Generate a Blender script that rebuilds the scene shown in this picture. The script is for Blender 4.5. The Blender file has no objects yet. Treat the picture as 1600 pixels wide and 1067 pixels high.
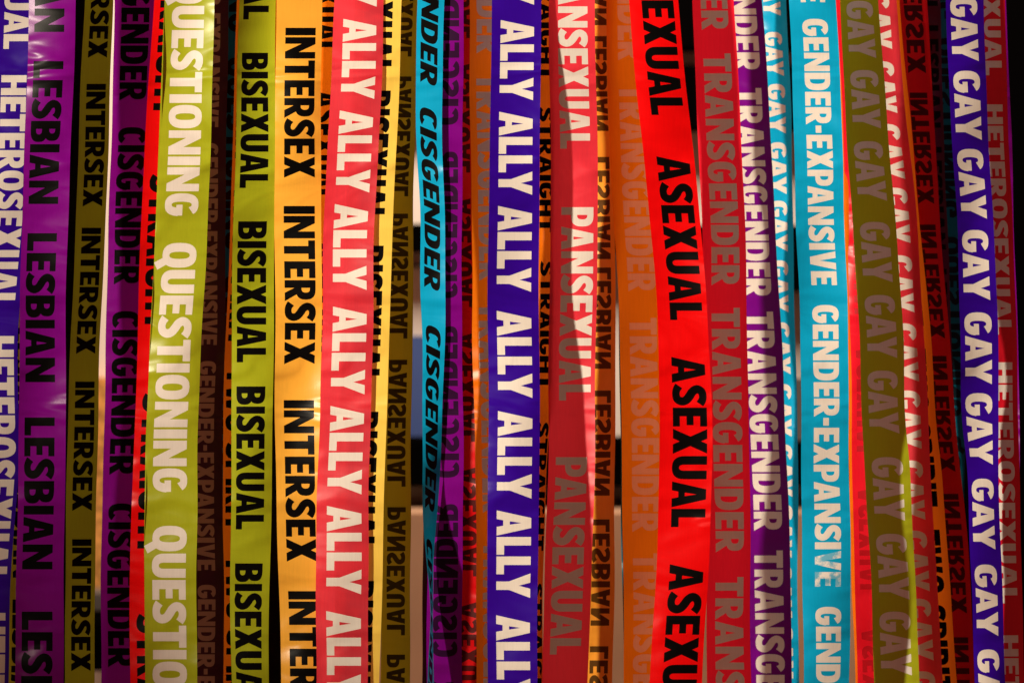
import bpy, math, random
import numpy as np
from mathutils import Vector, geometry

scene = bpy.context.scene
COL = scene.collection

# ------------------------------------------------------------------ camera
D = 2.0            # camera to the front row of ribbons, metres
S = 0.0005         # metres per photograph pixel in that row
CZ = 1.45          # camera height
W0, H0 = 1600.0, 1067.0
cam = bpy.data.cameras.new("camera")
cam.sensor_width = 36.0
cam.lens = 36.0 * D / (W0 * S)
cam.clip_start, cam.clip_end = 0.05, 100.0
cam.dof.use_dof = True
cam.dof.focus_distance = D + 0.012
cam.dof.aperture_fstop = 6.3
camo = bpy.data.objects.new("camera", cam)
camo.location = (0, -D, CZ)
camo.rotation_euler = (math.radians(90), 0, 0)
COL.objects.link(camo)
scene.camera = camo

# ------------------------------------------------------------------ light
world = bpy.data.worlds.new("World")
scene.world = world
world.use_nodes = True
bgn = world.node_tree.nodes["Background"]
bgn.inputs[0].default_value = (1.0, 0.37, 0.22, 1)
bgn.inputs[1].default_value = 0.155


def lamp(name, kind, loc, target, energy, colour, **kw):
    l = bpy.data.lights.new(name, kind)
    l.energy = energy
    l.color = colour
    for k, v in kw.items():
        setattr(l, k, v)
    o = bpy.data.objects.new(name, l)
    o.location = loc
    o.rotation_euler = (Vector(target) - Vector(loc)).to_track_quat('-Z', 'Y').to_euler()
    COL.objects.link(o)
    return o


# the gallery spotlight, up on the left at the viewer's distance: every shadow falls to the right
lamp("spotlight", 'SPOT', (-1.05 * D, -D, CZ + 0.75), (0.15, 0, CZ + 0.11), 720, (1.0, 0.86, 0.68),
     spot_size=math.radians(24.5), spot_blend=1.0, shadow_soft_size=0.055)
# the light of the room behind the curtain, on its wall
lamp("room_light", 'AREA', (0.1, 0.75, CZ + 1.5), (0.1, 1.5, CZ + 0.1), 82, (1.0, 0.82, 0.66),
     shape='RECTANGLE', size=2.2, size_y=0.5)

scene.view_settings.view_transform = 'Standard'
scene.view_settings.look = 'None'
scene.view_settings.exposure = -0.10
scene.view_settings.gamma = 1.0
scene.view_settings.use_curve_mapping = False


# ------------------------------------------------------------------ materials
def srgb(r, g, b):
    f = lambda c: ((c / 255 + 0.055) / 1.055) ** 2.4 if c > 10.3 else c / 255 / 12.92
    return f(r), f(g), f(b)


def new_mat(name):
    m = bpy.data.materials.new(name)
    m.use_nodes = True
    nt = m.node_tree
    nt.nodes.clear()
    return m, nt, nt.nodes, nt.links


def bump_chain(nt, weave=0.05, crease=0.5):
    """creases that run across the ribbon, soft dents and the fine weave"""
    n, l = nt.nodes, nt.links
    tc = n.new('ShaderNodeTexCoord')
    mp = n.new('ShaderNodeMapping')
    mp.inputs['Scale'].default_value = (14, 14, 34)
    mp.inputs['Rotation'].default_value = (0, 0.35, 0)
    l.new(tc.outputs['Object'], mp.inputs[0])
    n1 = n.new('ShaderNodeTexNoise')
    n1.inputs['Scale'].default_value = 1.0
    n1.inputs['Detail'].default_value = 1.5
    n1.inputs['Roughness'].default_value = 0.4
    n1.inputs['Distortion'].default_value = 0.8
    l.new(mp.outputs[0], n1.inputs['Vector'])
    b1 = n.new('ShaderNodeBump')
    b1.inputs['Strength'].default_value = crease
    b1.inputs['Distance'].default_value = 0.011
    l.new(n1.outputs[0], b1.inputs['Height'])
    n2 = n.new('ShaderNodeTexNoise')
    n2.inputs['Scale'].default_value = 1500
    n2.inputs['Detail'].default_value = 1
    l.new(tc.outputs['Object'], n2.inputs['Vector'])
    b2 = n.new('ShaderNodeBump')
    b2.inputs['Strength'].default_value = weave
    b2.inputs['Distance'].default_value = 0.0006
    l.new(n2.outputs[0], b2.inputs['Height'])
    # a few sharp folds, only here and there
    mp3 = n.new('ShaderNodeMapping')
    mp3.inputs['Scale'].default_value = (11, 11, 17)
    mp3.inputs['Rotation'].default_value = (0, 0.6, 0)
    l.new(tc.outputs['Object'], mp3.inputs[0])
    n3 = n.new('ShaderNodeTexNoise')
    n3.inputs['Scale'].default_value = 1.0
    n3.inputs['Detail'].default_value = 1.0
    n3.inputs['Distortion'].default_value = 0.5
    l.new(mp3.outputs[0], n3.inputs['Vector'])
    sub = n.new('ShaderNodeMath'); sub.operation = 'SUBTRACT'; sub.inputs[1].default_value = 0.5
    l.new(n3.outputs[0], sub.inputs[0])
    ab = n.new('ShaderNodeMath'); ab.operation = 'ABSOLUTE'
    l.new(sub.outputs[0], ab.inputs[0])
    rg = n.new('ShaderNodeMapRange')
    rg.interpolation_type = 'SMOOTHSTEP'
    rg.inputs[1].default_value, rg.inputs[2].default_value = 0.0, 0.10
    rg.inputs[3].default_value, rg.inputs[4].default_value = 1.0, 0.0
    l.new(ab.outputs[0], rg.inputs[0])
    n4 = n.new('ShaderNodeTexNoise')
    n4.inputs['Scale'].default_value = 9.0
    l.new(tc.outputs['Object'], n4.inputs['Vector'])
    mk = n.new('ShaderNodeMapRange')
    mk.inputs[1].default_value, mk.inputs[2].default_value = 0.48, 0.68
    l.new(n4.outputs[0], mk.inputs[0])
    mu = n.new('ShaderNodeMath'); mu.operation = 'MULTIPLY'
    l.new(rg.outputs[0], mu.inputs[0])
    l.new(mk.outputs[0], mu.inputs[1])
    b3 = n.new('ShaderNodeBump')
    b3.inputs['Strength'].default_value = crease
    b3.inputs['Distance'].default_value = 0.0017
    l.new(mu.outputs[0], b3.inputs['Height'])
    l.new(b1.outputs[0], b3.inputs['Normal'])
    l.new(b3.outputs[0], b2.inputs['Normal'])
    return tc, b2


CLOTH = {}


def satin(name, rgb, rough=0.30, spec=0.28, transl=0.2, crease=0.7, sheen=0.0):
    CLOTH[name.split('_')[0]] = rgb
    m, nt, n, l = new_mat(name)
    tc, nb = bump_chain(nt, crease=crease)
    # a dyed cloth is never one tone: thin threads and slow drift
    ns = n.new('ShaderNodeTexNoise')
    ns.inputs['Scale'].default_value = 1.0
    ns.inputs['Detail'].default_value = 4
    mp = n.new('ShaderNodeMapping')
    mp.inputs['Scale'].default_value = (900, 900, 60)
    l.new(tc.outputs['Object'], mp.inputs[0])
    l.new(mp.outputs[0], ns.inputs['Vector'])
    mr = n.new('ShaderNodeMapRange')
    mr.inputs[1].default_value, mr.inputs[2].default_value = 0.3, 0.7
    mr.inputs[3].default_value, mr.inputs[4].default_value = 0.965, 1.03
    l.new(ns.outputs[0], mr.inputs[0])
    sc = n.new('ShaderNodeVectorMath')
    sc.operation = 'SCALE'
    sc.inputs[0].default_value = rgb
    l.new(mr.outputs[0], sc.inputs['Scale'])
    p = n.new('ShaderNodeBsdfPrincipled')
    p.inputs['Roughness'].default_value = rough
    p.inputs['Specular IOR Level'].default_value = spec
    p.inputs['Sheen Weight'].default_value = sheen
    l.new(sc.outputs[0], p.inputs['Base Color'])
    l.new(nb.outputs[0], p.inputs['Normal'])
    t = n.new('ShaderNodeBsdfTranslucent')
    l.new(sc.outputs[0], t.inputs['Color'])
    mx = n.new('ShaderNodeMixShader')
    mx.inputs[0].default_value = transl
    l.new(p.outputs[0], mx.inputs[1])
    l.new(t.outputs[0], mx.inputs[2])
    o = n.new('ShaderNodeOutputMaterial')
    l.new(mx.outputs[0], o.inputs[0])
    return m


M = {
    'blue':       satin('blue_satin', (0.030, 0.001, 0.30), spec=0.2),
    'purple':     satin('purple_satin', (0.19, 0.0015, 0.225), rough=0.27, spec=0.16),
    'violet':     satin('violet_satin', (0.16, 0.0015, 0.22), spec=0.2, transl=0.08),
    'chartreuse': satin('chartreuse_satin', (0.36, 0.41, 0.012)),
    'olive':      satin('olive_yellow_satin', (0.33, 0.26, 0.008)),
    'gold':       satin('golden_satin', (0.84, 0.42, 0.045)),
    'yellow':     satin('pale_yellow_satin', (0.86, 0.60, 0.095)),
    'coral':      satin('coral_satin', (0.85, 0.038, 0.066), rough=0.42, spec=0.7, transl=0.45),
    'red':        satin('red_satin', (0.84, 0.002, 0.003), transl=0.4),
    'ruby':       satin('ruby_satin', (0.50, 0.004, 0.006), transl=0.08, spec=0.15),  # darker copy of the red cloth, shade put into its colour
    'teal':       satin('teal_satin', (0.002, 0.10, 0.15), transl=0.04, spec=0.1),  # cyan cloth with deep shade painted into the base
    'amber':      satin('amber_satin', (0.78, 0.33, 0.032), transl=0.03),  # yellow deepened in the base to carry its shaded part
    'crimson':    satin('crimson_satin', (0.82, 0.012, 0.035), transl=0.45),
    'orange':     satin('orange_satin', (0.84, 0.19, 0.004), transl=0.45),
    'cyan':       satin('cyan_satin', (0.002, 0.37, 0.66), spec=0.2),
    'garnet':     satin('garnet_satin', (0.62, 0.008, 0.022), transl=0.16),  # crimson variant darkened to hold the shadow it hangs in
    'maroon':     satin('maroon_satin', (0.05, 0.003, 0.022), transl=0.02),  # near-black maroon, base also holds the shade of the rear ribbons
    'black':      satin('black_satin', (0.003, 0.002, 0.002), spec=0.08, transl=0.0),  # for the strips added to darken gaps
}


def ink(name, rgb, rough, spec, transl):
    return satin(name, rgb, rough, spec, transl, crease=0.4)


M['white_ink'] = ink('white_print', (0.72, 0.67, 0.60), 0.45, 0.2, 0.10)
M['black_ink'] = ink('black_print', (0.002, 0.0018, 0.0018), 0.36, 0.07, 0.0)
M['faded_red'] = ink('print_showing_through_red', (0.46, 0.004, 0.012), 0.5, 0.3, 0.2)
M['faded_pink'] = ink('print_showing_through_orange', (0.80, 0.30, 0.15), 0.5, 0.2, 0.4)  # pinkish print of the wide orange ribbon


def worn_ink():
    """white print that has flaked off in patches, showing the cyan cloth"""
    m = satin('worn_white_print', (0.8, 0.76, 0.7), 0.5, 0.3, 0.1)
    nt = m.node_tree
    n, l = nt.nodes, nt.links
    p = next(x for x in n if x.type == 'BSDF_PRINCIPLED')
    tc = next(x for x in n if x.type == 'TEX_COORD')
    ns = n.new('ShaderNodeTexNoise')
    ns.inputs['Scale'].default_value = 75
    ns.inputs['Detail'].default_value = 5
    ns.inputs['Roughness'].default_value = 0.65
    l.new(tc.outputs['Object'], ns.inputs['Vector'])
    r = n.new('ShaderNodeValToRGB')
    r.color_ramp.elements[0].position = 0.44
    r.color_ramp.elements[1].position = 0.56
    r.color_ramp.elements[0].color = (0.10, 0.42, 0.6, 1)
    r.color_ramp.elements[1].color = (0.80, 0.76, 0.70, 1)
    l.new(ns.outputs[0], r.inputs[0])
    l.new(r.outputs[0], p.inputs['Base Color'])
    return m


M['rose_ink'] = ink('shaded_white_print', (0.36, 0.19, 0.17), 0.5, 0.2, 0.05)  # white letters dimmed in colour to stand for deep shade
M['worn_ink'] = worn_ink()


def plain(name, rgb, rough=0.6, var=0.12, scale=9.0, metal=0.0, spec=0.4):
    m, nt, n, l = new_mat(name)
    tc = n.new('ShaderNodeTexCoord')
    ns = n.new('ShaderNodeTexNoise')
    ns.inputs['Scale'].default_value = scale
    ns.inputs['Detail'].default_value = 6
    l.new(tc.outputs['Object'], ns.inputs['Vector'])
    mr = n.new('ShaderNodeMapRange')
    mr.inputs[1].default_value, mr.inputs[2].default_value = 0.3, 0.7
    mr.inputs[3].default_value, mr.inputs[4].default_value = 1 - var, 1 + var
    l.new(ns.outputs[0], mr.inputs[0])
    sc = n.new('ShaderNodeVectorMath')
    sc.operation = 'SCALE'
    sc.inputs[0].default_value = rgb
    l.new(mr.outputs[0], sc.inputs['Scale'])
    p = n.new('ShaderNodeBsdfPrincipled')
    p.inputs['Roughness'].default_value = rough
    p.inputs['Metallic'].default_value = metal
    p.inputs['Specular IOR Level'].default_value = spec
    l.new(sc.outputs[0], p.inputs['Base Color'])
    o = n.new('ShaderNodeOutputMaterial')
    l.new(p.outputs[0], o.inputs[0])
    return m


M['wall'] = plain('cream_wall_paint', (0.74, 0.66, 0.58), 0.7, 0.05, 3)
M['tan'] = plain('tan_wood', (0.42, 0.25, 0.15), 0.5, 0.15, 6)
M['dark'] = plain('black_paint', (0.0012, 0.001, 0.001), 0.8, spec=0.0)
M['bluep'] = plain('blue_print', (0.05, 0.09, 0.26), 0.5)
M['goldp'] = plain('gold_glitter', (0.62, 0.30, 0.08), 0.35, 0.55, 95)
M['pale'] = plain('pale_paper', (0.8, 0.74, 0.68), 0.6)
M['grey'] = plain('grey_plastic', (0.10, 0.09, 0.085), 0.5)


# ------------------------------------------------------------------ lettering
def ell(cx, cy, rx, ry, a0, a1, n=12, e=2.5):
    """superellipse arc, degrees"""
    out = []
    for i in range(n + 1):
        a = math.radians(a0 + (a1 - a0) * i / n)
        c, s = math.cos(a), math.sin(a)
        out.append((cx + rx * math.copysign(abs(c) ** (2 / e), c), cy + ry * math.copysign(abs(s) ** (2 / e), s)))
    return out


def rect(x0, y0, x1, y1):
    return [[(x0, y0), (x1, y0), (x1, y1), (x0, y1)]]


def stroke(pts, ws):
    """outline of a smooth stroke through pts (Catmull-Rom) with widths ws"""
    P, Wd = [], []
    n = len(pts)
    for i in range(n - 1):
        p0, p1, p2, p3 = pts[max(i - 1, 0)], pts[i], pts[i + 1], pts[min(i + 2, n - 1)]
        for k in range(4):
            t = k / 4
            P.append(tuple(0.5 * (2 * p1[j] + (p2[j] - p0[j]) * t + (2 * p0[j] - 5 * p1[j] + 4 * p2[j] - p3[j]) * t * t
                                  + (3 * p1[j] - p0[j] - 3 * p2[j] + p3[j]) * t ** 3) for j in (0, 1)))
            Wd.append(ws[i] * (1 - t) + ws[i + 1] * t)
    P.append(pts[-1])
    Wd.append(ws[-1])
    L, R = [], []
    for i, (x, y) in enumerate(P):
        a, b = P[max(i - 1, 0)], P[min(i + 1, len(P) - 1)]
        dx, dy = b[0] - a[0], b[1] - a[1]
        q = math.hypot(dx, dy)
        nx, ny = -dy / q, dx / q
        L.append((x + nx * Wd[i] / 2, y + ny * Wd[i] / 2))
        R.append((x - nx * Wd[i] / 2, y - ny * Wd[i] / 2))
    return [L + R[::-1]]


w, h = 0.262, 0.205


def bowl(x0, y0, y1, wd, hw=None, hh=None):
    """half-round bowl on a stem at x0"""
    hw, hh = hw or w, hh or h
    my, ry = (y0 + y1) / 2, (y1 - y0) / 2
    rx = wd * 0.55
    out = [(x0, y0)] + ell(x0 + wd - rx, my, rx, ry, -90, 90, 12, 2.6) + [(x0, y1)]
    rxi = max(rx - hw, 0.03)
    hole = [(x0 + w, y0 + hh)] + ell(x0 + wd - rx if rx > hw else x0 + wd - hw - rxi, my, rxi, ry - hh, -90, 90, 8, 2.4) + [(x0 + w, y1 - hh)]
    return [out, hole]


def opening(shape_w, a0, a1):
    cx = shape_w / 2
    o = ell(cx, 0.5, cx, 0.515, a0, a1, 22, 2.6)
    i = ell(cx, 0.5, cx - w, 0.515 - h, a1, a0, 16, 2.5)
    return [o + i]


G = {}
G['I'] = (0.27, [rect(0, 0, 0.27, 1)])
G['L'] = (0.55, [rect(0, 0, w, 1), rect(w - .01, 0, 0.55, 0.22)])
G['E'] = (0.57, [rect(0, 0, w, 1), rect(w - .01, 0, 0.57, h), rect(w - .01, .40, 0.53, .40 + h), rect(w - .01, 1 - h, 0.57, 1)])
G['H'] = (0.74, [rect(0, 0, w, 1), rect(.74 - w, 0, .74, 1), rect(w - .01, .39, .75 - w, .61)])
G['T'] = (0.64, [rect(0, 1 - .22, .64, 1), rect(.32 - w / 2, 0, .32 + w / 2, .79)])
G['N'] = (0.76, [rect(0, 0, .235, 1), rect(.525, 0, .76, 1), [[(0, 1), (.25, 1), (.76, 0), (.51, 0)]]])
G['A'] = (0.78, [[[(0, 0), (.235, 1), (.545, 1), (.78, 0), (.512, 0), (.475, .19), (.305, .19), (.268, 0)], [(.338, .38), (.442, .38), (.39, .72)]]])
G['V'] = (0.76, [[[(0, 1), (.275, 1), (.38, .36), (.485, 1), (.76, 1), (.53, 0), (.23, 0)]]])
G['W'] = (1.06, [[[(0, 1), (.25, 1), (.32, .42), (.42, 1), (.64, 1), (.74, .42), (.81, 1), (1.06, 1), (.89, 0), (.62, 0), (.53, .5), (.44, 0), (.17, 0)]]])
G['X'] = (0.76, [[[(0, 0), (.29, 0), (.75, 1), (.46, 1)]], [[(.01, 1), (.30, 1), (.76, 0), (.47, 0)]]])
G['Y'] = (0.76, [[[(0, 1), (.285, 1), (.38, .66), (.475, 1), (.76, 1), (.51, .37), (.51, 0), (.25, 0), (.25, .37)]]])
G['U'] = (0.70, [[[(0, 1)] + ell(.35, .36, .35, .375, 180, 360, 16, 2.5) + [(.70, 1), (.70 - w, 1)] + ell(.35, .33, .35 - w, .14, 360, 180, 8, 2.3) + [(w, 1)]]])
G['O'] = (0.74, [[ell(.37, .5, .37, .515, 0, 345, 23, 2.6), ell(.37, .5, .37 - w, .515 - h, 0, 340, 17, 2.6)]])
G['Q'] = (0.74, [G['O'][1][0], [[(.36, .16), (.56, .26), (.80, -.15), (.585, -.26)]]])
G['C'] = (0.63, [opening(.70, 42, 318)])
G['G'] = (0.70, [opening(.72, 40, 352), rect(.36, .34, .70, .34 + .19), rect(.72 - w, .28, .70, .44)])
G['D'] = (0.72, [bowl(0, 0, 1, .72)])
G['P'] = (0.66, [rect(0, 0, w, 1), bowl(0, .30, 1, .66, .24, .19)])
G['B'] = (0.69, [bowl(0, .455, 1, .655, .245, .175), bowl(0, 0, .565, .69, .25, .185), rect(0, 0, w, 1)])
G['R'] = (0.69, [rect(0, 0, w, 1), bowl(0, .36, 1, .66, .24, .185), [[(.20, .42), (.44, .46), (.71, 0), (.425, 0)]]])
G['S'] = (0.62, [stroke([(.575, .80), (.47, .87), (.345, .895), (.20, .86), (.13, .73), (.20, .60), (.33, .51), (.45, .41), (.495, .28), (.43, .145), (.28, .105), (.14, .13), (.03, .20)],
                        [.24, .23, .22, .24, .255, .255, .26, .255, .255, .24, .22, .23, .25])])
G['-'] = (0.34, [rect(.02, .37, .32, .59)])
GAP = 0.065
KERN = {'LY': -.09, 'AL': -.02, 'AY': -.10, 'TW': -.02, 'AV': -.08, 'XP': -.02, 'GA': -.03, 'PA': -.06, 'LL': -.01, 'R-': -.02}


def word_width(t):
    x = 0
    for i, c in enumerate(t):
        x += G[c][0] + (GAP + KERN.get(t[i:i + 2], 0) if i < len(t) - 1 else 0)
    return x


def word_shapes(t):
    """[(letter index, [loops])] in units of cap height"""
    x, out = 0, []
    for i, c in enumerate(t):
        for sh in G[c][1]:
            out.append((i, [[(px + x, py) for px, py in lp] for lp in sh]))
        x += G[c][0] + GAP + KERN.get(t[i:i + 2], 0)
    return out


# ------------------------------------------------------------------ ribbons
def curve(knots, ys):
    """smooth interpolation of (y, value) knots"""
    k = sorted(knots)
    if len(k) == 1:
        return np.full(len(ys), float(k[0][1]))
    ky = np.array([a[0] for a in k], float)
    kv = np.array([a[1] for a in k], float)
    s = np.diff(kv) / np.diff(ky)
    m = np.empty(len(k))
    m[0], m[-1] = s[0], s[-1]
    for i in range(1, len(k) - 1):
        h0, h1 = ky[i] - ky[i - 1], ky[i + 1] - ky[i]
        m[i] = (s[i - 1] * h1 + s[i] * h0) / (h0 + h1)
    y = np.asarray(ys, float)
    i = np.clip(np.searchsorted(ky, y) - 1, 0, len(k) - 2)
    hh = ky[i + 1] - ky[i]
    t = np.clip((y - ky[i]) / hh, 0, 1)
    v = ((2 * t ** 3 - 3 * t ** 2 + 1) * kv[i] + (t ** 3 - 2 * t ** 2 + t) * hh * m[i]
         + (-2 * t ** 3 + 3 * t ** 2) * kv[i + 1] + (t ** 3 - t ** 2) * hh * m[i + 1])
    v = np.where(y < ky[0], kv[0] + np.clip(y - ky[0], -160, 0) * m[0] * 0.7, v)
    v = np.where(y > ky[-1], kv[-1] + np.clip(y - ky[-1], 0, 160) * m[-1] * 0.7, v)
    return v


Y0, Y1 = -150.0, 1215.0


def inside(pt, loops):
    c = False
    x, y = pt
    for lp in loops:
        j = len(lp) - 1
        for i in range(len(lp)):
            xi, yi = lp[i]
            xj, yj = lp[j]
            if (yi > y) != (yj > y) and x < (xj - xi) * (y - yi) / (yj - yi) + xi:
                c = not c
            j = i
    return c


GROUP = "printed ribbons hanging side by side as a curtain"
SEED = [0]


def ribbon(label, cloth, edges, depth, text=None, spans=(), u=(0.15, 0.8), flip='', ink='white_ink', yaw=0.0,
  cup=4.0, wrinkle=1.0, shear=0.0, worn=None):
    """edges [(y, left, right)] along the fall of the ribbon, depth [(y, distance behind the front row)] in the same units"""
    if flip and ink == 'black_ink':
        # printed on the far side: the black shows through the cloth, tinted by it
        ink = cloth + '_through'
        if ink not in M:
            c = CLOTH[cloth]
            M[ink] = satin('print_showing_through_' + cloth, tuple(0.11 * v + 0.002 for v in c), 0.45, 0.1, 0.0, crease=0.4)
    SEED[0] += 1
    rnd = random.Random(SEED[0] * 7 + 3)
    if not isinstance(depth, (list, tuple)):
        depth = [(0, depth)]
    if not isinstance(yaw, (list, tuple)):
        yaw = [(0, yaw)]
    kl = [(e[0], e[1]) for e in edges]
    kr = [(e[0], e[2]) for e in edges]
    ph = [rnd.uniform(0, 6.28) for _ in range(9)]
    f = [rnd.uniform(.8, 1.25) for _ in range(9)]

    def surf(U, Yv):
        U, Yv = np.asarray(U, float), np.asarray(Yv, float)
        xl, xr = curve(kl, Yv), curve(kr, Yv)
        # edges are never ruler straight
        wob = 0.7 * np.sin(Yv / 83 * f[6] + ph[6]) + 0.45 * np.sin(Yv / 37 * f[7] + ph[7])
        xl = xl + wob
        xr = xr + wob + 0.4 * np.sin(Yv / 61 * f[8] + ph[8])
        d = curve(depth, Yv) + curve(yaw, Yv) * (U - 0.5)
        d = d - cup * np.sin(Yv / 170 * f[0] + ph[0]) * 4 * (U - .5) ** 2
        d = d + cup * 0.9 * np.sin(Yv / 240 * f[1] + ph[1]) * (U - .5) * 2
        d = d + wrinkle * (3.0 * np.sin(Yv / 58 * f[2] + ph[2] + 2.2 * U) + 0.9 * np.sin(Yv / 27 * f[3] + ph[3] - 3 * U)
                           * np.sin(Yv / 190 * f[5] + ph[5]) + 0.25 * np.sin(Yv / 13 * f[4] + ph[4] + 4 * U) * np.maximum(0, np.sin(Yv / 150 + ph[5])) ** 2)
        x = xl + (xr - xl) * U
        k = 1 + d * S / D
        return np.stack([(x - W0 / 2) * S * k, d * S, CZ - (Yv - H0 / 2) * S * k], axis=-1)

    AW = 70.0   # nominal width, so that the flat layout has sane proportions
    NU, NY = 10, int((Y1 - Y0) / 11)
    verts, edg = [], []
    for j in range(NY + 1):
        for i in range(NU + 1):
            verts.append((i / NU * AW, Y0 + (Y1 - Y0) * j / NY))
    for j in range(NY):
        for e in (0, NU):
            edg.append((j * (NU + 1) + e, (j + 1) * (NU + 1) + e))
    for i in range(NU):
        edg.append((i, i + 1))
        edg.append((NY * (NU + 1) + i, NY * (NU + 1) + i + 1))
    shapes = []
    if text:
        ww = word_width(text)
        base = word_shapes(text)
        sp = sorted(spans)
        if len(sp) > 1:
            per0, per1 = sp[1][0] - sp[0][0], sp[-1][0] - sp[-2][0]
        else:
            per0 = per1 = (sp[0][1] - sp[0][0]) * 1.18
        while sp[0][0] > Y0:
            sp.insert(0, (sp[0][0] - per0, sp[0][1] - per0) + tuple(sp[0][2:]))
        while sp[-1][1] < Y1:
            sp.append((sp[-1][0] + per1, sp[-1][1] + per1) + tuple(sp[-1][2:]))
        for wi, span in enumerate(sp):
            a, b = span[0], span[1]
            u0, u1 = (span[2], span[3]) if len(span) > 2 else u
            for li, loops in base:
                out = []
                for lp in loops:
                    q = []
                    for gx, gy in lp:
                        yy = a + (b - a) * gx / ww if 'r' not in flip else b - (b - a) * gx / ww
                        uu = u0 + (u1 - u0) * gy if 'x' not in flip else u1 - (u1 - u0) * gy
                        yy += shear * (gy - 0.5)
                        q.append((uu * AW, yy))
                    out.append(q)
                allp = [p for lp in out for p in lp]
                lo, hi = min(p[1] for p in allp), max(p[1] for p in allp)
                if lo < Y0 + 2 or hi > Y1 - 2:
                    continue
                mi = 2 if worn and abs(a - worn[0]) < 40 and li >= worn[1] else 1
                shapes.append((lo, hi, min(p[0] for p in allp), max(p[0] for p in allp), out, mi))
                for lp in out:
                    s0 = len(verts)
                    # split long edges so letters bend with the cloth
                    dense = []
                    for i in range(len(lp)):
                        p, q2 = lp[i], lp[(i + 1) % len(lp)]
                        nseg = max(1, int(math.dist(p, q2) / 9))
                        for k in range(nseg):
                            dense.append((p[0] + (q2[0] - p[0]) * k / nseg, p[1] + (q2[1] - p[1]) * k / nseg))
                    verts.extend(dense)
                    for i in range(len(dense)):
                        edg.append((s0 + i, s0 + (i + 1) % len(dense)))
    res = geometry.delaunay_2d_cdt([Vector(v) for v in verts], edg, [], 0, 1e-4)
    pv, faces = res[0], res[2]
    shapes.sort(key=lambda s: s[0])
    UV = np.array([(p[0] / AW, p[1]) for p in pv])
    P = surf(UV[:, 0], UV[:, 1])
    e1, e2 = 0.004, 0.3
    du = surf(UV[:, 0] + e1, UV[:, 1]) - surf(UV[:, 0] - e1, UV[:, 1])
    dv = surf(UV[:, 0], UV[:, 1] + e2) - surf(UV[:, 0], UV[:, 1] - e2)
    N = np.cross(dv, du)
    N = -N / np.linalg.norm(N, axis=1)[:, None]
    N = np.where((N[:, 1] > 0)[:, None], -N, N)
    org = np.array([P[:, 0].mean(), P[:, 1].mean(), P[:, 2].min()])
    mids, fl = [], []
    tri = np.array([list(fc) for fc in faces])
    cen = (UV[tri[:, 0]] + UV[tri[:, 1]] + UV[tri[:, 2]]) / 3
    for q in range(len(tri)):
        cx, cy = cen[q, 0] * AW, cen[q, 1]
        mi = 0
        for s in shapes:
            if s[0] > cy:
                break
            if s[1] >= cy and s[2] <= cx <= s[3] and inside((cx, cy), s[4]):
                mi = s[5]
                break
        a, b, c = (int(t) for t in tri[q])
        n = np.cross(P[b] - P[a], P[c] - P[a])
        fl.append((a, b, c) if n @ N[a] > 0 else (a, c, b))
        mids.append(mi)
    me = bpy.data.meshes.new("ribbon")
    me.from_pydata([tuple(p) for p in (P - org)], [], fl)
    me.materials.append(M[cloth])
    me.materials.append(M[ink])
    if worn:
        me.materials.append(M['worn_ink'])
    me.polygons.foreach_set('material_index', mids)
    me.polygons.foreach_set('use_smooth', [True] * len(fl))
    me.update()
    me.normals_split_custom_set_from_vertices([tuple(v) for v in N])
    o = bpy.data.objects.new("ribbon", me)
    o.location = tuple(org)
    o['label'] = label
    o['category'] = "ribbon"
    o['group'] = GROUP
    COL.objects.link(o)
    return o


# ------------------------------------------------------------------ the setting behind the curtain
def box_mesh(name, x0, x1, y0, y1, z0, z1, mat, bev=0.002):
    """box from bmesh with a small bevel"""
    import bmesh
    bm = bmesh.new()
    bmesh.ops.create_cube(bm, size=1)
    for v in bm.verts:
        v.co = Vector(((v.co.x) * (x1 - x0), (v.co.y) * (y1 - y0), (v.co.z + .5) * (z1 - z0)))
    if bev:
        bmesh.ops.bevel(bm, geom=list(bm.edges), offset=bev, segments=2, affect='EDGES')
    me = bpy.data.meshes.new(name)
    bm.to_mesh(me)
    bm.free()
    me.materials.append(mat)
    o = bpy.data.objects.new(name, me)
    o.location = ((x0 + x1) / 2, (y0 + y1) / 2, z0)
    COL.objects.link(o)
    return o


WY = 1.5           # distance of the back wall behind the front row


def bx(px, depth=WY):
    return (px - W0 / 2) * S * (1 + depth / D)


def bz(py, depth=WY):
    return CZ - (py - H0 / 2) * S * (1 + depth / D)


def thing(o, label, cat, group=None):
    o['label'] = label
    o['category'] = cat
    if group:
        o['group'] = group
    return o


wall = box_mesh('wall', -1.6, 1.6, WY, WY + .1, 0, 3.2, M['wall'], 0)
wall['kind'] = 'structure'
floor = box_mesh('floor', -2.5, 2.5, -2.6, WY + .1, -.1, 0, M['tan'], 0)
floor['kind'] = 'structure'


def backdrop(name, x0, x1, y0, y1, thick, mat, label, cat, off=0.0, bottom=None):
    """a thing on the back wall, given where it shows in the gaps"""
    dep = WY - off - thick
    return thing(box_mesh(name, bx(x0, dep), bx(x1, dep), dep, WY - off - .002, bz(y1, dep) if bottom is None else bottom, bz(y0, dep), mat), label, cat)


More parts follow.
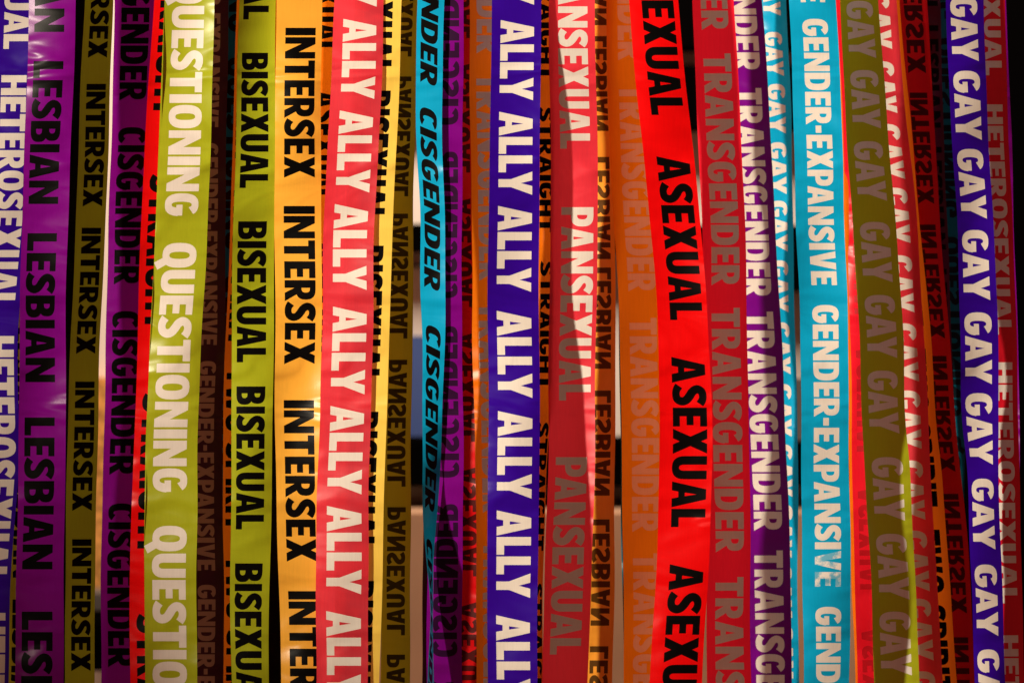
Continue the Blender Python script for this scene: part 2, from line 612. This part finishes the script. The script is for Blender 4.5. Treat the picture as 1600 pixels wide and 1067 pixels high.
backdrop('cabinet', 200, 1480, 802, 0, .30, M['tan'], "low tan wooden cabinet seen in gaps along the bottom", "cabinet", bottom=0.0)
backdrop('shelf', 560, 1330, 690, 760, .20, M['dark'], "thick black shelf just above the tan cabinet", "shelf")
backdrop('window_frame', 560, 1040, 350, 393, .05, M['dark'], "black bar on the cream wall, left of the dark board", "frame")
backdrop('notice_board', 1060, 1300, 352, 455, .05, M['dark'], "black board on the cream wall behind the cyan ribbons", "board")
backdrop('wall_panel', 1010, 1300, -140, 76, .05, M['dark'], "black panel high on the wall behind the red ribbons", "panel")
backdrop('screen', 1010, 1300, 101, 202, .05, M['dark'], "black screen between two pale wall strips", "screen")
backdrop('poster', 600, 700, 525, 690, .012, M['bluep'], "blue poster on the wall beside the cyan twisted ribbon", "poster")
backdrop('blind', 380, 700, -140, 196, .03, M['dark'], "black blind in the upper gap left of the cyan ribbon", "blind")
backdrop('picture_frame', 610, 720, 412, 418, .015, M['grey'], "thin grey rail on the wall above the blue poster", "rail")
backdrop('pillar', 1545, 2150, -400, 0, .35, M['dark'], "black pillar at the far right edge of the picture", "pillar", bottom=0.0)
backdrop('glitter_panel', 120, 172, 590, 925, .04, M['goldp'], "golden glittering panel in the gap beside the olive ribbon", "panel")
backdrop('loudspeaker', 130, 172, 927, 955, .12, M['grey'], "small grey box under the golden glittering panel", "box")
backdrop('bin', 110, 176, 975, 1048, .25, M['dark'], "black box low in the gap beside the olive ribbon", "box")
backdrop('lamp_stand', 1225, 1262, 592, 690, .06, M['grey'], "dark grey device in the gap left of the widest cyan ribbon", "device", off=.21)

# ------------------------------------------------------------------ the ribbons, left to right
R = ribbon
R("dark olive ribbon, its edge peeping out low between navy and purple ribbons", 'olive',
  [(0, 10, 62), (600, 16, 70), (800, 16, 68), (1067, 13, 62)], 70, 'LESBIAN', [(300, 470), (512, 690)], u=(.1, .8), ink='black_ink')
R("navy blue ribbon with white HETEROSEXUAL, cut by the left edge of the picture", 'blue',
  [(0, -8, 53), (169, -14, 48), (350, -24, 42), (450, -34, 34), (530, -44, 28), (600, -46, 28), (707, -48, 29), (842, -56, 22), (943, -62, 15), (1067, -66, 13)], 50,
  'HETEROSEXUAL', [(-285, 77, .26, .9), (118, 481, .24, .88), (525, 909, .25, .92), (957, 1345, .25, .92)], yaw=6, cup=1)
R("purple ribbon with black LESBIAN, second from the left", 'purple',
  [(0, 45.5, 118), (169, 40, 113), (350, 34.7, 106.5), (519, 31, 103), (690, 28.5, 102), (876, 26, 100), (1067, 24, 100)], 0,
  'LESBIAN', [(96, 319), (364.5, 597), (652, 889), (955, 1195)], u=(.125, .765), ink='black_ink')
R("black strip added to darken the narrow gap right of purple LESBIAN", 'black',  # added strip, stands for the dark of this gap
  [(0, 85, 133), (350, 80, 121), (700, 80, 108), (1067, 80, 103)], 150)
R("narrow shadowed olive ribbon with black INTERSEX, near the left", 'chartreuse',
  [(0, 133, 177), (169, 125, 172), (350, 118, 164), (519, 111, 157), (690, 106, 153), (876, 102, 148.5), (1067, 101, 147)], 66,
  'INTERSEX', [(-100, 91), (131.5, 323), (356, 553), (596, 798), (842, 1048)], u=(.21, .865), ink='black_ink', yaw=16)
R("purple ribbon with black CISGENDER, half in shadow behind the red one", 'purple',
  [(0, 178, 250), (169, 176, 246), (350, 170, 238), (519, 165, 233), (707, 162, 228), (876, 158.5, 226), (1067, 158, 226)], 148,
  'CISGENDER', [(199, 444), (486, 741), (786, 1041)], u=(.15, .76), ink='black_ink', cup=1.5, yaw=8)
R("red ribbon with black STRAIGHT, half hidden by chartreuse QUESTIONING", 'red',
  [(0, 241, 312), (169, 229, 302), (350, 220, 294), (519, 216, 290), (690, 210, 284), (876, 202, 280), (1067, 204, 281)], 90,
  'STRAIGHT', [(-59, 181), (274, 514.6), (616, 865), (960, 1215)], u=(.14, .76), ink='black_ink')
R("bright chartreuse ribbon with large white QUESTIONING", 'chartreuse',
  [(0, 259, 336), (169, 253, 330.5), (350, 245, 324.5), (519, 236, 316), (707, 227, 308), (876, 226.6, 307.6), (1067, 227.7, 308.6)], 20,
  'QUESTIONING', [(-30, 337), (379.7, 768), (821, 1221)], u=(.15, .795))
R("dark maroon ribbon with GENDER-EXPANSIVE, shade of QUESTIONING put into cloth and print", 'maroon',
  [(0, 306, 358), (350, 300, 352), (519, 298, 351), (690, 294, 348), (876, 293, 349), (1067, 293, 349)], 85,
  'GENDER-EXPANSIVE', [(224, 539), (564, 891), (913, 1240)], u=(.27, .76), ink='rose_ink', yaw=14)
R("dim teal ribbon, shade put into its cloth, left of chartreuse BISEXUAL", 'teal',
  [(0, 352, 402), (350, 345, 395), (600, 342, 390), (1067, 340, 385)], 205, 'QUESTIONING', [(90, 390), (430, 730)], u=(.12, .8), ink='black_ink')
R("orange ribbon with black TWO-SPIRIT, a sliver left of chartreuse BISEXUAL", 'orange',
  [(0, 370, 436), (350, 360, 426), (519, 352.5, 420), (690, 349, 416), (1067, 349, 416)], 122,
  'TWO-SPIRIT', [(290, 540), (575, 828), (868, 1120)], u=(.06, .64), ink='black_ink')
R("chartreuse ribbon with black BISEXUAL, beside golden INTERSEX", 'chartreuse',
  [(0, 374, 431), (169, 370, 430.5), (350, 364, 429), (519, 362.5, 428), (690, 361.5, 425.5), (876, 360, 422), (1067, 362, 420)], 30,
  'BISEXUAL', [(83, 294), (346, 566), (603.6, 826.7), (879.7, 1107)], u=(.12, .815), ink='black_ink', yaw=14)
R("black strip added to darken the gap between chartreuse BISEXUAL and golden INTERSEX", 'black',  # added to keep the back wall from showing pale here
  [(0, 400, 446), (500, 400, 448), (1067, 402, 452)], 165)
R("golden yellow ribbon with bold black INTERSEX", 'gold',
  [(0, 431, 502), (169, 430.5, 502), (350, 429, 502), (519, 429.6, 502), (690, 430.6, 501), (707, 431, 501), (876, 434, 504), (1067, 440, 509)], 22,
  'INTERSEX', [(44, 278), (322, 569), (625, 877), (923, 1180)], u=(.2, .865), ink='black_ink')
R("shadowed orange ribbon with black ASEXUAL, behind coral ALLY", 'orange',
  [(0, 480, 542), (350, 474, 536), (1067, 462, 525)], 92, 'ASEXUAL', [(-90, 84), (143, 314), (377, 560)], u=(.2, .82), ink='black_ink')
R("coral pink ribbon with big white ALLY", 'coral',
  [(0, 523, 600), (68, 519, 598), (169, 515, 594), (350, 506.5, 586), (519, 503, 582), (707, 498, 578), (876, 493.7, 575.6), (1067, 493.7, 574)], 0,
  'ALLY', [(-112, 11), (30, 155), (173, 301), (319, 453), (479, 616), (634, 772), (790, 928), (954, 1091)], u=(.2, .865), wrinkle=.6, cup=2)
R("pale yellow ribbon with black BISEXUAL, half covered by coral ALLY", 'yellow',
  [(0, 556, 628), (169, 552, 623), (350, 542, 613), (519, 538, 609), (690, 531, 603), (876, 526, 597.5), (1067, 521, 593)], 7,
  'BISEXUAL', [(-90, 115), (142, 346), (384, 598), (643, 860), (907, 1125)], u=(.2, .815), ink='black_ink', wrinkle=.35, cup=1.2)
R("shaded olive ribbon with mirrored black PANSEXUAL, right of pale yellow BISEXUAL", 'olive',
  [(0, 610, 654), (169, 606, 650), (350, 601, 645), (519, 599, 645), (690, 597, 643), (876, 595, 641), (1067, 594, 640)], 76,
  'PANSEXUAL', [(-100, 89), (120, 307), (334, 529), (562, 760), (792, 992), (1022, 1225)], u=(.2, .82), flip='x', ink='black_ink', yaw=-10)
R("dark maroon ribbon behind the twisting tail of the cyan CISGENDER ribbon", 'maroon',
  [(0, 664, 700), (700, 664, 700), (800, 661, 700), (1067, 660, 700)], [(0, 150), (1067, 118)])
R("cyan ribbon with slanting black CISGENDER that twists to a thin edge", 'cyan',
  [(0, 652.5, 695), (169, 650, 691), (350, 656.5, 695), (470, 656.5, 695), (530, 659, 694.5), (690, 660.6, 690), (800, 661.6, 684), (876, 666.5, 678), (950, 672, 676.5), (1067, 667, 677)], [(0, 12), (700, 14), (1067, 20)],
  'CISGENDER', [(-150, 133), (170, 453), (510, 798), (843, 1131)], u=(.16, .8), ink='black_ink', shear=11,
  yaw=[(0, 0), (600, 4), (780, 30), (880, 50), (1067, 50)], cup=1, wrinkle=.25)
R("magenta purple ribbon with mirrored black CISGENDER, right of the twisted cyan one", 'purple',
  [(0, 671, 724), (169, 670, 723), (350, 669, 722), (690, 668, 723), (876, 668, 723), (1067, 667, 722)], [(0, 21), (600, 23), (760, 34), (1067, 70)],
  'CISGENDER', [(-60, 195.6), (236, 466), (508.5, 746), (786, 1025.7)], u=(.18, .87), flip='r', ink='black_ink', yaw=0, cup=.8, wrinkle=.25)
R("thin strip of red ribbon between magenta purple and dull orange", 'ruby',
  [(0, 690, 738), (350, 693, 741), (690, 700, 748), (876, 702, 750), (1067, 704, 752)], 142, 'ASEXUAL', [(100, 270), (310, 480)], u=(.3, .9), ink='black_ink', flip='x', yaw=0)
R("dull orange ribbon with faint TRANSGENDER, left of blue ALLY", 'orange',
  [(0, 733.5, 800), (169, 735, 801), (350, 737, 802), (519, 738, 804), (690, 742.6, 808), (876, 743.6, 810), (1067, 745, 811)], 96,
  'TRANSGENDER', [(-240, 83), (116, 438), (473, 800), (845, 1180)], u=(.16, .76), ink='white_ink')
R("dark olive ribbon barely showing between blue ALLY and red PANSEXUAL", 'olive',
  [(0, 800, 846), (600, 800, 846), (760, 800, 847), (1067, 798, 846)], 140, 'BISEXUAL', [(560, 760), (800, 1000)], u=(.3, .95), ink='black_ink')
R("deep blue ribbon with big white ALLY", 'blue',
  [(0, 769.4, 846), (169, 766, 844), (350, 763.4, 842), (519, 762.7, 842.6), (707, 762.7, 842.6), (876, 761.7, 841), (1067, 761.7, 839)],
  [(0, 0), (230, -5), (350, -9), (500, -17), (650, -26), (720, -37), (1067, -39)],
  'ALLY', [(-118, 8), (32, 157), (175, 304.6), (322, 456), (485.6, 621.5), (642, 778.5), (797, 933.6), (960.6, 1098)], u=(.18, .855))
R("orange ribbon with black STRAIGHT, a sliver right of blue ALLY", 'orange',
  [(0, 834, 866), (350, 834, 865), (600, 834, 862), (707, 832, 856), (876, 829, 850), (1067, 825, 846)],
  [(0, 56), (500, 56), (650, 46), (720, 32), (1067, 30)],
  'STRAIGHT', [(-70, 125), (168.6, 363), (409, 608), (660, 860)], u=(.3, 1.05 - .1), ink='black_ink', yaw=-10)
R("red ribbon with white PANSEXUAL split by a slanting shadow", 'coral',
  [(0, 858, 930), (169, 859.5, 932), (350, 860, 934), (519, 858, 931), (707, 857, 930), (876, 851, 924), (1067, 847, 919)],
  [(0, 30), (230, 38), (350, 42), (500, 45), (650, 46), (710, 47), (1067, 47)],
  'PANSEXUAL', [(-55, 232.7, .2, .84), (324, 625.6, .23, .91), (714, 1022, .155, .825)], wrinkle=.8)
R("yellow ribbon with mirrored black LESBIAN, its left edge brightly lit", 'amber',
  [(0, 908, 954), (169, 911, 957), (350, 915, 961), (519, 915, 961), (707, 914, 961), (876, 913, 960.6), (1067, 909, 956)],
  [(0, 169), (350, 166), (519, 158), (720, 138), (1067, 137)],
  'LESBIAN', [(-120, 40), (57, 205), (245.5, 405), (418, 576), (610, 774), (811, 977), (1009, 1175)], u=(.24, .85), flip='x', ink='black_ink')
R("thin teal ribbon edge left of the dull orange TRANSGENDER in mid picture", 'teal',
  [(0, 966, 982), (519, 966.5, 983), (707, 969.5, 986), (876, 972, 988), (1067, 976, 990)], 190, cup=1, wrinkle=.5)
R("wide dull orange ribbon with faint TRANSGENDER, left of red ASEXUAL", 'orange',
  [(0, 947, 1032), (169, 951, 1037), (350, 959, 1041), (519, 968, 1047), (707, 972, 1050), (876, 973, 1050), (1067, 975, 1048)], 150,
  'TRANSGENDER', [(-235, 94), (133, 454.6), (496.7, 830), (864, 1200)], u=(.2, .74), ink='faded_pink')
R("bright red ribbon with bold black ASEXUAL, leaning to the right", 'red',
  [(0, 983, 1060), (169, 997, 1075), (350, 1016, 1095), (434, 1024, 1102), (519, 1029, 1107), (603, 1030, 1111), (707, 1029.5, 1112.5), (876, 1026.4, 1108), (977, 1021, 1102), (1067, 1015, 1097)], 0,
  'ASEXUAL', [(-75, 180), (244.5, 500), (557.5, 823), (881, 1150)], u=(.25, .9), ink='black_ink')
R("shadowed crimson ribbon with dull TRANSGENDER, right of bright red ASEXUAL", 'crimson',
  [(0, 1081.7, 1146), (169, 1089, 1157), (350, 1096, 1163), (519, 1099, 1168), (707, 1101, 1171), (876, 1104, 1172), (1067, 1105, 1174)],
  [(0, 92), (350, 75), (519, 69), (707, 69), (876, 73), (1067, 82)],
  'TRANSGENDER', [(-300, 46.5), (84, 445), (481, 861.5), (901, 1285)], u=(.2, .845))
R("purple ribbon with white TRANSGENDER, lit along its left half", 'violet',
  [(0, 1128, 1191), (169, 1137, 1201), (350, 1145, 1211.6), (519, 1152, 1221), (690, 1160, 1227.4), (876, 1166, 1235), (1067, 1169, 1237.5)],
  [(0, 188), (350, 175), (552, 165), (810, 168), (1067, 172)],
  'TRANSGENDER', [(-215, 110), (138, 463), (487, 828), (859.5, 1205)], u=(.19, .835), cup=3)
R("narrow cyan ribbon with small white GAY repeated, behind purple TRANSGENDER", 'cyan',
  [(0, 1178, 1228.5), (169, 1185, 1236), (350, 1188, 1238.6), (519, 1192, 1243), (690, 1195, 1246), (876, 1196, 1247), (1067, 1197, 1248)],
  [(0, 279), (350, 267), (552, 252), (810, 248), (1067, 250)],
  'GAY', [(-40, 25), (50.6, 119), (131.6, 209), (222.7, 303.6), (314, 393), (407, 488), (503.5, 584.5), (599.7, 682), (694, 776), (788, 871), (882, 965), (976, 1060)], u=(.3, .82))
R("wide bright cyan ribbon with white GENDER-EXPANSIVE", 'cyan',
  [(0, 1232.5, 1306), (169, 1240, 1315), (350, 1243.6, 1319.5), (519, 1250, 1324.6), (690, 1252.7, 1327), (876, 1252.7, 1328.6), (1067, 1256, 1327)], 0,
  'GENDER-EXPANSIVE', [(-400, 4, .25, .77), (30, 445.5, .26, .79), (476.5, 916, .265, .8), (947.5, 1390, .27, .8)], worn=(476.5, 14))
R("orange ribbon showing as a thin line right of wide cyan", 'orange',
  [(0, 1300, 1360), (200, 1312, 1370), (350, 1319, 1376), (519, 1323.5, 1380), (707, 1327, 1384), (876, 1329, 1384), (1067, 1337, 1388)], 196, cup=.5)
R("lit red ribbon with faint mirrored print, between cyan and olive GAY", 'crimson',
  [(0, 1306, 1362), (200, 1317, 1372), (350, 1323.5, 1378), (519, 1328, 1382), (707, 1331.5, 1386), (876, 1335, 1390), (1067, 1339, 1394)], 186,
  'ASEXUAL', [(330, 500), (540, 715), (760, 930)], u=(.15, .8), flip='x', ink='faded_red')
R("shadowed olive green ribbon with dull GAY repeated", 'chartreuse',
  [(0, 1312, 1371), (169, 1321, 1385), (350, 1332.5, 1400), (519, 1342, 1410), (690, 1349, 1418), (707, 1350, 1420), (876, 1360, 1428.6), (1067, 1365, 1435.7)],
  [(0, 74), (350, 86), (519, 88), (600, 85), (690, 82), (876, 91), (1067, 96)],
  'GAY', [(2, 91), (110, 201), (221, 314), (347, 441), (461, 559), (579, 677), (714, 813), (833.5, 936), (955, 1054.5), (1075, 1175)], u=(.165, .84))
R("pink red ribbon with white GAY repeated, lit only along its left edge", 'coral',
  [(0, 1334, 1401), (169, 1345, 1414), (350, 1365, 1433), (519, 1376, 1444), (690, 1384, 1451), (876, 1394, 1463), (1067, 1405, 1472.5)], 171,
  'GAY', [(-12, 77), (96, 177), (194, 280), (293.5, 380), (399, 488), (505, 596), (610, 701), (719, 811.6), (828.5, 923), (934.7, 1031), (1048, 1145)], u=(.2, .82))
R("orange ribbon with black TWO-SPIRIT, left of mirrored red INTERSEX", 'orange',
  [(0, 1345, 1406), (350, 1375, 1437), (519, 1393, 1455), (690, 1403, 1465), (707, 1405, 1467.5), (876, 1420, 1482), (1067, 1434, 1495)], 190,
  'TWO-SPIRIT', [(545, 791), (827, 1080)], u=(.2, .84), ink='black_ink')
R("red ribbon with mirrored black INTERSEX, shade put into its cloth, left of blue GAY", 'ruby',
  [(0, 1398, 1448), (169, 1411, 1458), (350, 1427, 1470), (519, 1439, 1482), (690, 1452, 1496), (876, 1470, 1515), (1067, 1478, 1522)], 216,
  'INTERSEX', [(-85, 115), (145, 319), (351, 529), (556, 737), (771, 958), (995, 1185)], u=(.25, .83), flip='x', ink='black_ink')
R("very dark red ribbon, shade put into its cloth, left of blue GAY", 'maroon',  # maroon cloth used so this red sinks into deep shade
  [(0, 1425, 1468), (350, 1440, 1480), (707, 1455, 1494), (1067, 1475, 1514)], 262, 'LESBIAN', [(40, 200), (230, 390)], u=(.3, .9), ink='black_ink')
R("dim teal ribbon, shade put into its cloth, just left of blue GAY", 'teal',
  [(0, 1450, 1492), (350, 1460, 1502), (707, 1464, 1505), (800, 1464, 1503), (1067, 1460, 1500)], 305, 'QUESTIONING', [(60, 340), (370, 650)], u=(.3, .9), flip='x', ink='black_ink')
R("indigo blue ribbon with bold white GAY repeated, near the right edge", 'blue',
  [(0, 1478, 1536.6), (169, 1485, 1543), (350, 1495, 1551), (519, 1500, 1559.5), (690, 1507, 1560.5), (707, 1509, 1560), (876, 1515.7, 1564.6), (1067, 1523, 1570)], 0,
  'GAY', [(-5, 96), (111, 219), (233, 342), (359.5, 469), (488, 600), (614, 725.6), (747.5, 858), (881.5, 993), (1014, 1128)], u=(.125, .825), yaw=12)
R("red ribbon with dull HETEROSEXUAL, shade put into its cloth, at the right end", 'garnet',
  [(0, 1524, 1570), (169, 1529, 1575.5), (350, 1535, 1582), (519, 1541, 1588), (690, 1545, 1591.6), (876, 1550, 1596.7), (1067, 1554, 1600)],
  [(0, 44), (350, 43), (530, 53), (700, 54), (876, 48), (1067, 42)],
  'HETEROSEXUAL', [(-235, 118), (163.6, 522.7), (566, 942), (992, 1375)], u=(.28, .83))
R("violet ribbon, only a thin line at the far right", 'purple',
  [(0, 1528, 1572), (350, 1540, 1584.5), (530, 1548, 1591), (707, 1550, 1592), (1067, 1552, 1594)], 110)
